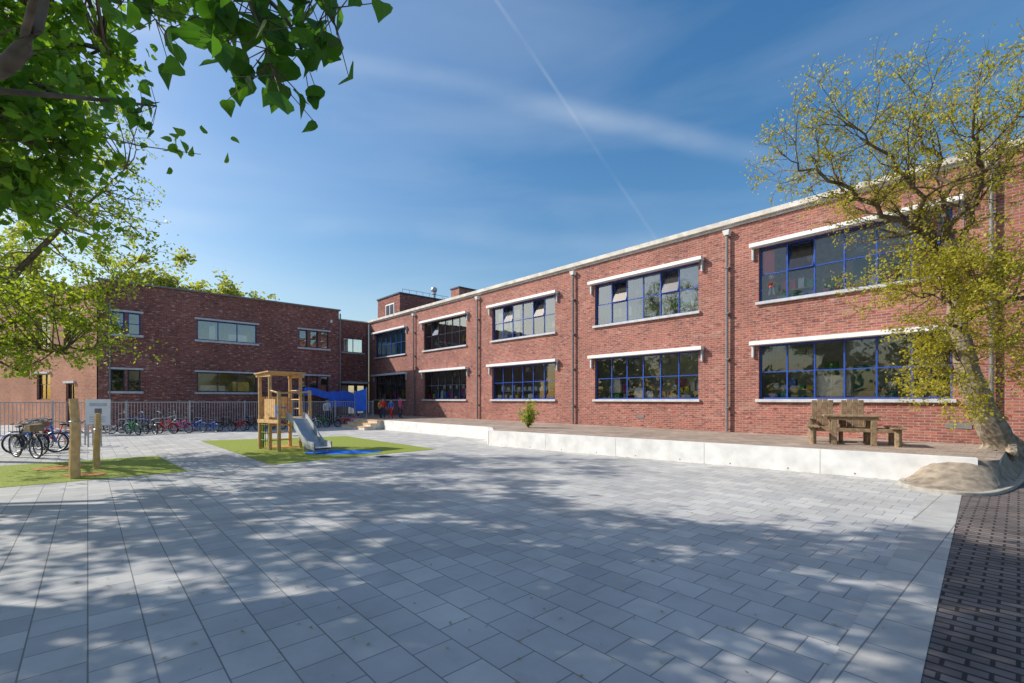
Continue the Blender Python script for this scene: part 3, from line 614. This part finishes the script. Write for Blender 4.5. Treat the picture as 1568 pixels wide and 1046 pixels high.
# ------------------------------------------------------------ picnic table
mb=MB(); F=frame(8.62,11.75,.86,-.5,TZ)
for i in range(5): mb.box(-.62,.62,-.36+i*.145,-.36+i*.145+.135,.70,.745,'wood')
for s in(-1,1):
    for j in range(2): mb.box(s*.85-.14+j*.145,s*.85-.14+j*.145+.135,-.5,.5,.42,.46,'wood')
    mb.tube([(s*.85,-.36,0),(s*.85,-.36,.41)],.075,'wood',n=8); mb.tube([(s*.85,.36,0),(s*.85,.36,.41)],.075,'wood',n=8)
for y in(-.28,.28):
    mb.box(-.9,.9,y-.04,y+.04,.33,.415,'wood'); mb.box(-.5,.5,y-.04,y+.04,.62,.697,'wood')
    for s in (-1,1): mb.box(s*.4-.06,s*.4+.06,y-.045,y+.045,0,.617,'wood')
mb.build('picnic_table',F,bevel=.008)
for dx in(-.42,.25):
    mb=MB(); Fc=frame(8.78+dx*.86,12.35-dx*.5,.86,-.5,TZ)
    for i in range(4): mb.box(-.24+i*.125,-.24+i*.125+.115,.20,.235,.40,1.12+.03*math.sin(i*1.05),'wood')
    mb.box(-.27,.27,.236,.27,.62,.70,'wood'); mb.box(-.27,.27,.236,.27,.95,1.02,'wood')
    for i in range(3): mb.box(-.26,.26,-.26+i*.15,-.26+i*.15+.14,.38,.415,'wood')
    for s in(-1,1): mb.box(s*.27-.03,s*.27+.03,-.26,-.2,0,.6,'wood'); mb.box(s*.27-.03,s*.27+.03,.17,.23,0,.6,'wood'); mb.box(s*.27-.05,s*.27+.05,-.3,.24,.603,.64,'wood')
    mb.build('wooden_armchair',Fc,bevel=.006)
# ------------------------------------------------------------ trees
def grow(mb,p,d,Ln,r,lvl,maxl,tips,kids,wig=.35,trop=.05,bk='bark',shr=.62):
    n=4; pts=[p.copy()]; rs=[r]; q=p.copy(); dd=d.copy()
    for i in range(n):
        dd=(dd+Vector((random.gauss(0,1),random.gauss(0,1),random.gauss(0,1)))*wig*.5+Vector((0,0,trop))).normalized()
        q=q+dd*Ln/n; pts.append(q.copy()); rs.append(r*(1-.6*(i+1)/n))
    mb.tube(pts,rs,bk,n=6 if lvl<2 else 3,cap=False)
    if lvl>=maxl-1: tips.extend((a,lvl) for a in pts[1:])
    if lvl<maxl:
        for c in range(kids[lvl]):
            t=random.uniform(.2,1); i=min(n-1,int(t*n)); b=pts[i].lerp(pts[i+1],t*n-i)
            ax=Vector((random.gauss(0,1),random.gauss(0,1),random.gauss(0,1))).normalized()
            nd=(pts[i+1]-pts[i]).normalized(); nd=(nd+ax*random.uniform(.6,1.1)).normalized()
            grow(mb,b,nd,Ln*shr*random.uniform(.7,1.2),max(.004,rs[i]*.55),lvl+1,maxl,tips,kids,wig,trop,bk,shr)
rt=empty('spring_tree'); mb=MB(); tips=[]
Vc=Vector
trunk=smoothline([Vc((11.05,10.35,.35)),Vc((10.75,10.35,.9)),Vc((10.2,10.25,1.9)),Vc((9.85,10.2,3.0)),Vc((9.75,10.2,3.9)),Vc((9.6,10.15,4.8)),Vc((9.55,10.1,5.3))])
mb.tube(trunk,[.34-.26*(i/(len(trunk)-1))**.7+.02*math.sin(i*1.9) for i in range(len(trunk))],'barkl',n=14)
for k in range(6):
    a=k*1.05; mb.tube([Vc((11.0,10.35,.75)),Vc((11.05+.35*math.cos(a),10.35+.3*math.sin(a),.5)),Vc((11.05+.65*math.cos(a),10.35+.55*math.sin(a),.40))],[.17,.12,.04],'barkl')
limbs=[([(9.8,10.2,3.7),(9.2,10,4.6),(8.6,9.8,5.2),(7.5,9.6,5.5),(6.7,9.5,6.0),(5.8,9.5,6.4)],.085),
 ([(8.6,9.8,5.2),(8.0,9.2,5.8),(7.2,9.0,6.5),(6.6,9.0,6.9)],.05),
 ([(9.6,10.1,5.0),(9.3,9.9,5.9),(8.9,9.8,6.8),(8.3,9.6,7.3)],.07),
 ([(9.55,10.1,5.2),(10.0,9.9,6.3),(10.4,9.7,7.2),(10.7,9.5,8.0)],.07),
 ([(9.8,10.2,3.3),(10.5,9.7,3.7),(11.2,9.3,3.9),(12.2,9.0,4.3)],.07),
 ([(9.8,10.2,3.0),(9.2,9.7,3.5),(8.6,9.3,3.7),(7.9,9.0,3.5)],.045),
 ([(9.8,10.2,3.4),(9.4,9.4,3.9),(9.0,8.9,3.9),(8.7,8.6,3.6)],.04),
 ([(9.6,10.1,4.8),(9.2,9.2,5.4),(8.5,8.4,6.0),(7.8,7.9,6.5)],.055),
 ([(9.9,10.2,2.6),(10.4,9.9,2.9),(10.9,9.6,2.9),(11.5,9.4,2.6)],.04),
 ([(9.9,10.2,2.4),(9.4,9.9,2.8),(9.1,9.6,2.6),(8.9,9.4,2.2)],.035)]
for pts,r in limbs:
    sp=smoothline([Vc(p) for p in pts],4); sp=[q+Vc((random.gauss(0,.05),random.gauss(0,.05),random.gauss(0,.05))) for q in sp]; sp[0]=Vc(pts[0])
    nn=len(sp); rs=[r*(1-.75*i/(nn-1)) for i in range(nn)]; mb.tube(sp,rs,'barkl' if r>.09 else 'bark',n=8)
    for i in range(3,nn):
        for _ in range(1 if i%2 else 2):
            d=(sp[i]-sp[i-1]).normalized()+Vc((random.gauss(0,1),random.gauss(0,1),random.gauss(0.1,1))).normalized()*1.0
            grow(mb,sp[i],d.normalized(),random.uniform(.7,1.2),max(.012,rs[i]*.5),0,2,tips,[5,4],wig=.45,trop=.03,bk='bark',shr=.6)
mb.build('trunk_and_limbs',parent=rt)
C=[]
for t,l in tips:
    k=.95 if t.z<4.6 else .35
    for _ in range(4 if random.random()<k else 1):
        if random.random()<.85: C.append((t.x+random.gauss(0,.05),t.y+random.gauss(0,.05),t.z+random.gauss(0,.05)))
leaves('foliage',C,.055,'tri','lfC',rt)
print('RT leaves',len(C))
def clumptree(name,base,fork,ells,nclump,nleaf,size,shape,k,spread,r0,bk='bark',shell=.45,down=0,limbs=9):
    T=empty(name); mb=MB(); base=Vc(base); fork=Vc(fork)
    tk=smoothline([base,base.lerp(fork,.35)+Vc((.1,.05,0)),base.lerp(fork,.7)+Vc((-.08,.1,0)),fork])
    mb.tube(tk,[r0*(1-.45*i/(len(tk)-1)) for i in range(len(tk))],bk,n=10)
    cl=[]
    for (cx,cy,cz,rx,ry,rz),wt in ells:
        for _ in range(int(nclump*wt)):
            v=Vc((random.gauss(0,1),random.gauss(0,1),random.gauss(0,1))).normalized(); q=random.uniform(shell,1)
            cl.append(Vc((cx+v.x*rx*q,cy+v.y*ry*q,cz+v.z*rz*q)))
    C=[]
    mains=random.sample(cl,min(limbs,len(cl))); lines=[]
    for m in mains:
        mid=fork.lerp(m,.5)+Vc((random.gauss(0,.3),random.gauss(0,.3),.4)); ln=smoothline([fork,mid,m],5); lines.append(ln)
        mb.tube(ln,[r0*.4*(1-.85*i/(len(ln)-1)) for i in range(len(ln))],bk,n=6)
    allp=[p for l in lines for p in l[2:]]
    for c in cl:
        nb=min(allp,key=lambda p:(p-c).length_squared); mid=nb.lerp(c,.5)+Vc((random.gauss(0,.12),random.gauss(0,.12),random.gauss(0,.12)))
        ln=smoothline([nb,mid,c],3); mb.tube(ln,[.025*(1-.7*i/(len(ln)-1)) for i in range(len(ln))],bk,n=4,cap=False)
        e=spread*random.uniform(.6,1.3)
        for _ in range(4):
            g=c+Vc((random.gauss(0,e),random.gauss(0,e),random.gauss(0,e*.7))); mb.tube([mid.lerp(c,.6),c.lerp(g,.5)+Vc((0,0,.05)),g],[.012,.008,.004],bk,n=3,cap=False)
            m=int(nleaf*random.uniform(.5,1.4)/4)
            for _ in range(m):
                t=random.random(); b=c.lerp(g,t*1.1); C.append((b.x+random.gauss(0,e*.28),b.y+random.gauss(0,e*.28),b.z+random.gauss(0,e*.24)))
    mb.build('trunk_and_limbs',parent=T); leaves('foliage',C,size,shape,k,T,down=down); print(name,len(C)); return T
clumptree('left_spring_tree',(-15.4,12.0,0),(-15.0,12.1,2.6),[((-13.8,12.4,5.9,3.7,3.2,3.2),1),((-12.6,12.6,3.4,2.0,1.6,1.3),.3),((-13.3,12.6,9.3,2.8,2.6,2.2),.5)],130,95,.10,'tri','lfE',.42,.24,limbs=14)
clumptree('left_shade_tree',(-15.5,7.2,0),(-15.0,7.4,3.8),[((-12.9,7.9,7.4,3.2,2.8,2.4),1)],115,90,.16,'tri','lfA',.40,.28)
clumptree('street_shade_tree',(-13.5,2.6,0),(-13.2,2.8,4.2),[((-11.6,3.2,6.6,2.8,2.2,2.0),1),((-8.8,2.7,6.4,2.4,1.6,1.8),.8)],65,90,.16,'tri','lfA',.38,.26)
clumptree('near_shade_tree',(-9.0,3.6,0),(-8.6,4.0,4.2),[((-7.0,5.1,6.7,3.0,2.6,2.5),1),((-5.8,5.0,4.6,1.3,1.1,1.1),.2)],150,90,.11,'heart','lfA',.38,.30,down=.6)
# overhanging near branch with big leaves
nb=empty('overhanging_branch'); mb=MB(); C=[]
O=-.16
lines=[([(-3.6,1.9,2.6),(-2.75,2.25,3.12),(-2.42,2.3,3.35),(-2.3,2.3,3.8),(-2.1,2.2,4.3)],.055),
 ([(-2.42,2.3,3.4),(-2.1,2.1,3.6),(-1.6+O,1.9,3.5),(-1.1+O,1.8,3.3),(-.75+O,1.75,3.1),(-.62+O,1.72,2.9)],.018),
 ([(-1.6+O,1.9,3.5),(-1.25+O,1.75,3.5),(-.9+O,1.65,3.35),(-.62+O,1.6,3.1),(-.45+O,1.58,2.9)],.012),
 ([(-1.1+O,1.8,3.3),(-.95+O,1.72,3.05),(-.85+O,1.7,2.85)],.008),
 ([(-.9+O,1.65,3.25),(-.74+O,1.62,2.95),(-.66+O,1.6,2.72)],.006),
 ([(-2.1,2.1,3.6),(-1.7,2.0,3.4),(-1.5,1.95,3.2)],.008),
 ([(-2.75,2.25,3.12),(-2.5,2.6,3.3),(-2.3,3.0,3.5)],.02)]
for pts,r in lines:
    sp=smoothline([Vc(p) for p in pts],4); nn=len(sp); mb.tube(sp,[r*(1-.7*i/(nn-1)) for i in range(nn)],'bark',n=8)
    if r<.05:
        for i in range(3 if r<.01 else 5,nn):
            for _ in range(5 if r<.02 else 6):
                g=sp[i]+Vc((random.gauss(0,.08),random.gauss(0,.08),random.gauss(-.03,.06))); mb.tube([sp[i],g],[.0025,.0015],'bark',n=3,cap=False); C.append(tuple(g))
mb.build('branch',parent=nb,smooth=True); leaves('foliage',C,.082,'heart','lfB',nb,down=1.2)
# distant trees
clumptree('distant_tree',(-36,48,0),(-36,48,8),[((-37,48,13.0,5.0,4,4.4),1)],60,90,.42,'tri','lfD',1.0,.4,shell=.2)
clumptree('distant_tree',(-31,52,0),(-31,52,7),[((-31.8,52,11.6,3.4,3.5,3.4),1)],45,90,.42,'tri','lfD',.9,.4,shell=.2)
clumptree('distant_tree',(-50,44,0),(-50,44,7),[((-49,44,13,7,5,6),1)],50,90,.5,'tri','lfD',1.2,.4,shell=.2)
clumptree('garden_tree',(27,20,0),(27,20,4),[((27.5,21,5,3,3,5),1)],60,90,.3,'tri','lfF',.7,.3,shell=.1)
C=[]
for i in range(13):
    a=math.radians(150+i*14); R=32+random.uniform(-4,6); cx=-5+R*1.15*math.cos(a); cy=2+R*math.sin(a)*.95
    h=random.uniform(6,10)
    for _ in range(600):
        v=rng.normal(size=3); v/=np.linalg.norm(v); q=rng.uniform(.3,1)**.5; C.append((cx+v[0]*5*q,cy+v[1]*4*q,h*.55+v[2]*h*.5*q))
leaves('background_tree_belt',C,.9,'tri','lfF')
# terrace shrub
C=[];mb=MB()
for i in range(26):
    a=random.uniform(0,6.28); e=random.uniform(.1,.38); top=Vc((.65+e*math.cos(a),18.6+e*math.sin(a),TZ+random.uniform(.35,1.15)))
    mb.tube([(.65,18.6,TZ),top],[.012,.004],'bark',n=3)
    for _ in range(28): t=random.uniform(.4,1.05); q=Vc((.65,18.6,TZ)).lerp(top,t); C.append((q.x+random.gauss(0,.06),q.y+random.gauss(0,.06),q.z+random.gauss(0,.05)))
sh=empty('garden_shrub'); mb.build('stems',parent=sh); leaves('foliage',C,.085,'tri','lfE',sh)
mb=MB(); 
for i in range(40): mb.box(15.2+i*.13,15.2+i*.13+.11,12.5+i*.1,12.53+i*.1,0,2.6,'wood')
mb.build('boundary_fence')
# ------------------------------------------------------------ people
def person(x,y,z,h,yaw,shirt,pants,hair='hair',arm=.25,stride=.12):
    s=h/1.75
    J={'pel':(0,0,.92),'wa':(0,0,1.06),'ch':(0,.0,1.30),'nk':(0,0,1.47),'hd':(0,-.01,1.56),'ht':(0,-.01,1.70)}
    E=[('pel','wa'),('wa','ch'),('ch','nk'),('nk','hd'),('hd','ht')]
    Rr={'pel':(.14,.11),'wa':(.12,.09),'ch':(.15,.11),'nk':(.055,.055),'hd':(.085,.095),'ht':(.07,.08)}
    for q,sg in (('l',-1),('r',1)):
        st=stride*sg
        J.update({'hip'+q:(.09*sg,0,.88),'kn'+q:(.10*sg,-st*.7-.02,.49),'an'+q:(.10*sg,st*.9,.08),'to'+q:(.11*sg,st*.9-.17,.035),
          'sh'+q:(.19*sg,0,1.40),'el'+q:(.25*sg,.03+st*.4,1.13),'wr'+q:(.24*sg,-.12*arm*3+st*.3,.90),'ha'+q:(.24*sg,-.16*arm*3+st*.3,.83)})
        Rr.update({'hip'+q:(.09,.09),'kn'+q:(.058,.058),'an'+q:(.04,.045),'to'+q:(.04,.03),'sh'+q:(.06,.06),'el'+q:(.042,.042),'wr'+q:(.028,.028),'ha'+q:(.035,.02)})
        E+=[('pel','hip'+q),('hip'+q,'kn'+q),('kn'+q,'an'+q),('an'+q,'to'+q),('ch','sh'+q),('sh'+q,'el'+q),('el'+q,'wr'+q),('wr'+q,'ha'+q)]
    names=list(J); me=bpy.data.meshes.new('body'); me.from_pydata([J[k] for k in names],[(names.index(a),names.index(b)) for a,b in E],[])
    ob=bpy.data.objects.new('body_tmp',me); S.collection.objects.link(ob); md=ob.modifiers.new('s','SKIN')
    for i,k in enumerate(names): me.skin_vertices[0].data[i].radius=Rr[k]
    me.skin_vertices[0].data[0].use_root=True
    sb=ob.modifiers.new('ss','SUBSURF'); sb.levels=2
    dg=bpy.context.evaluated_depsgraph_get(); ev=ob.evaluated_get(dg); m2=bpy.data.meshes.new_from_object(ev)
    for k in (shirt,pants,'skin','black'): m2.materials.append(M[k])
    for p in m2.polygons:
        c=p.center; p.use_smooth=True
        if c.z>1.46: p.material_index=2
        elif abs(c.x)>.18 and c.z<.96: p.material_index=2
        elif c.z>.95: p.material_index=0
        elif c.z>.09: p.material_index=1
        else: p.material_index=3
    bpy.data.objects.remove(ob); mt=Matrix.Translation((x,y,z))@Matrix.Rotation(yaw,4,'Z')@Matrix.Scale(s,4)
    root=empty('child' if h<1.5 else 'person')
    o=bpy.data.objects.new('body',m2); S.collection.objects.link(o); o.matrix_world=mt; o.parent=root
    mb=MB(); mb.sphere((0,.015,1.655),.105,hair,sc=(.95,1.05,.95)); mb.sphere((0,-.105,1.60),.018,'skin',sc=(.8,1.2,1.2))
    for sg in(-1,1):
        mb.sphere((.035*sg,-.10,1.625),.012,'black'); mb.sphere((.092*sg,0,1.60),.022,'skin',sc=(.5,1,1.3))
        hx,hy,hz=J['ha'+('r' if sg>0 else 'l')]
        for i in range(4): mb.tube([(hx,hy-.02+i*.016,hz),(hx,hy-.03+i*.018,hz-.05),(hx-.01*sg,hy-.04+i*.018,hz-.08-.01*(i in(1,2)))],[.009,.008,.006],'skin',n=5)
        mb.tube([(hx,hy-.03,hz+.03),(hx-.02*sg,hy-.06,hz),(hx-.02*sg,hy-.07,hz-.03)],[.010,.009,.007],'skin',n=5)
    mb.box(-.025,.025,-.105,-.095,1.555,1.562,'red')
    mb.build('head_details_and_hands',mt,root,smooth=True)
person(-7.85,28.2,TZ,1.25,.3,'red','jeans'); person(-7.3,28.0,TZ,1.2,-.5,'bikeblue','red'); person(-6.9,28.6,TZ,1.3,1.2,'pink','jeans',stride=.2)
person(-8.2,28.9,TZ,1.2,.9,'yellow','bikedark')
person(-11.4,28.6,0,1.7,.8,'white','jeans')
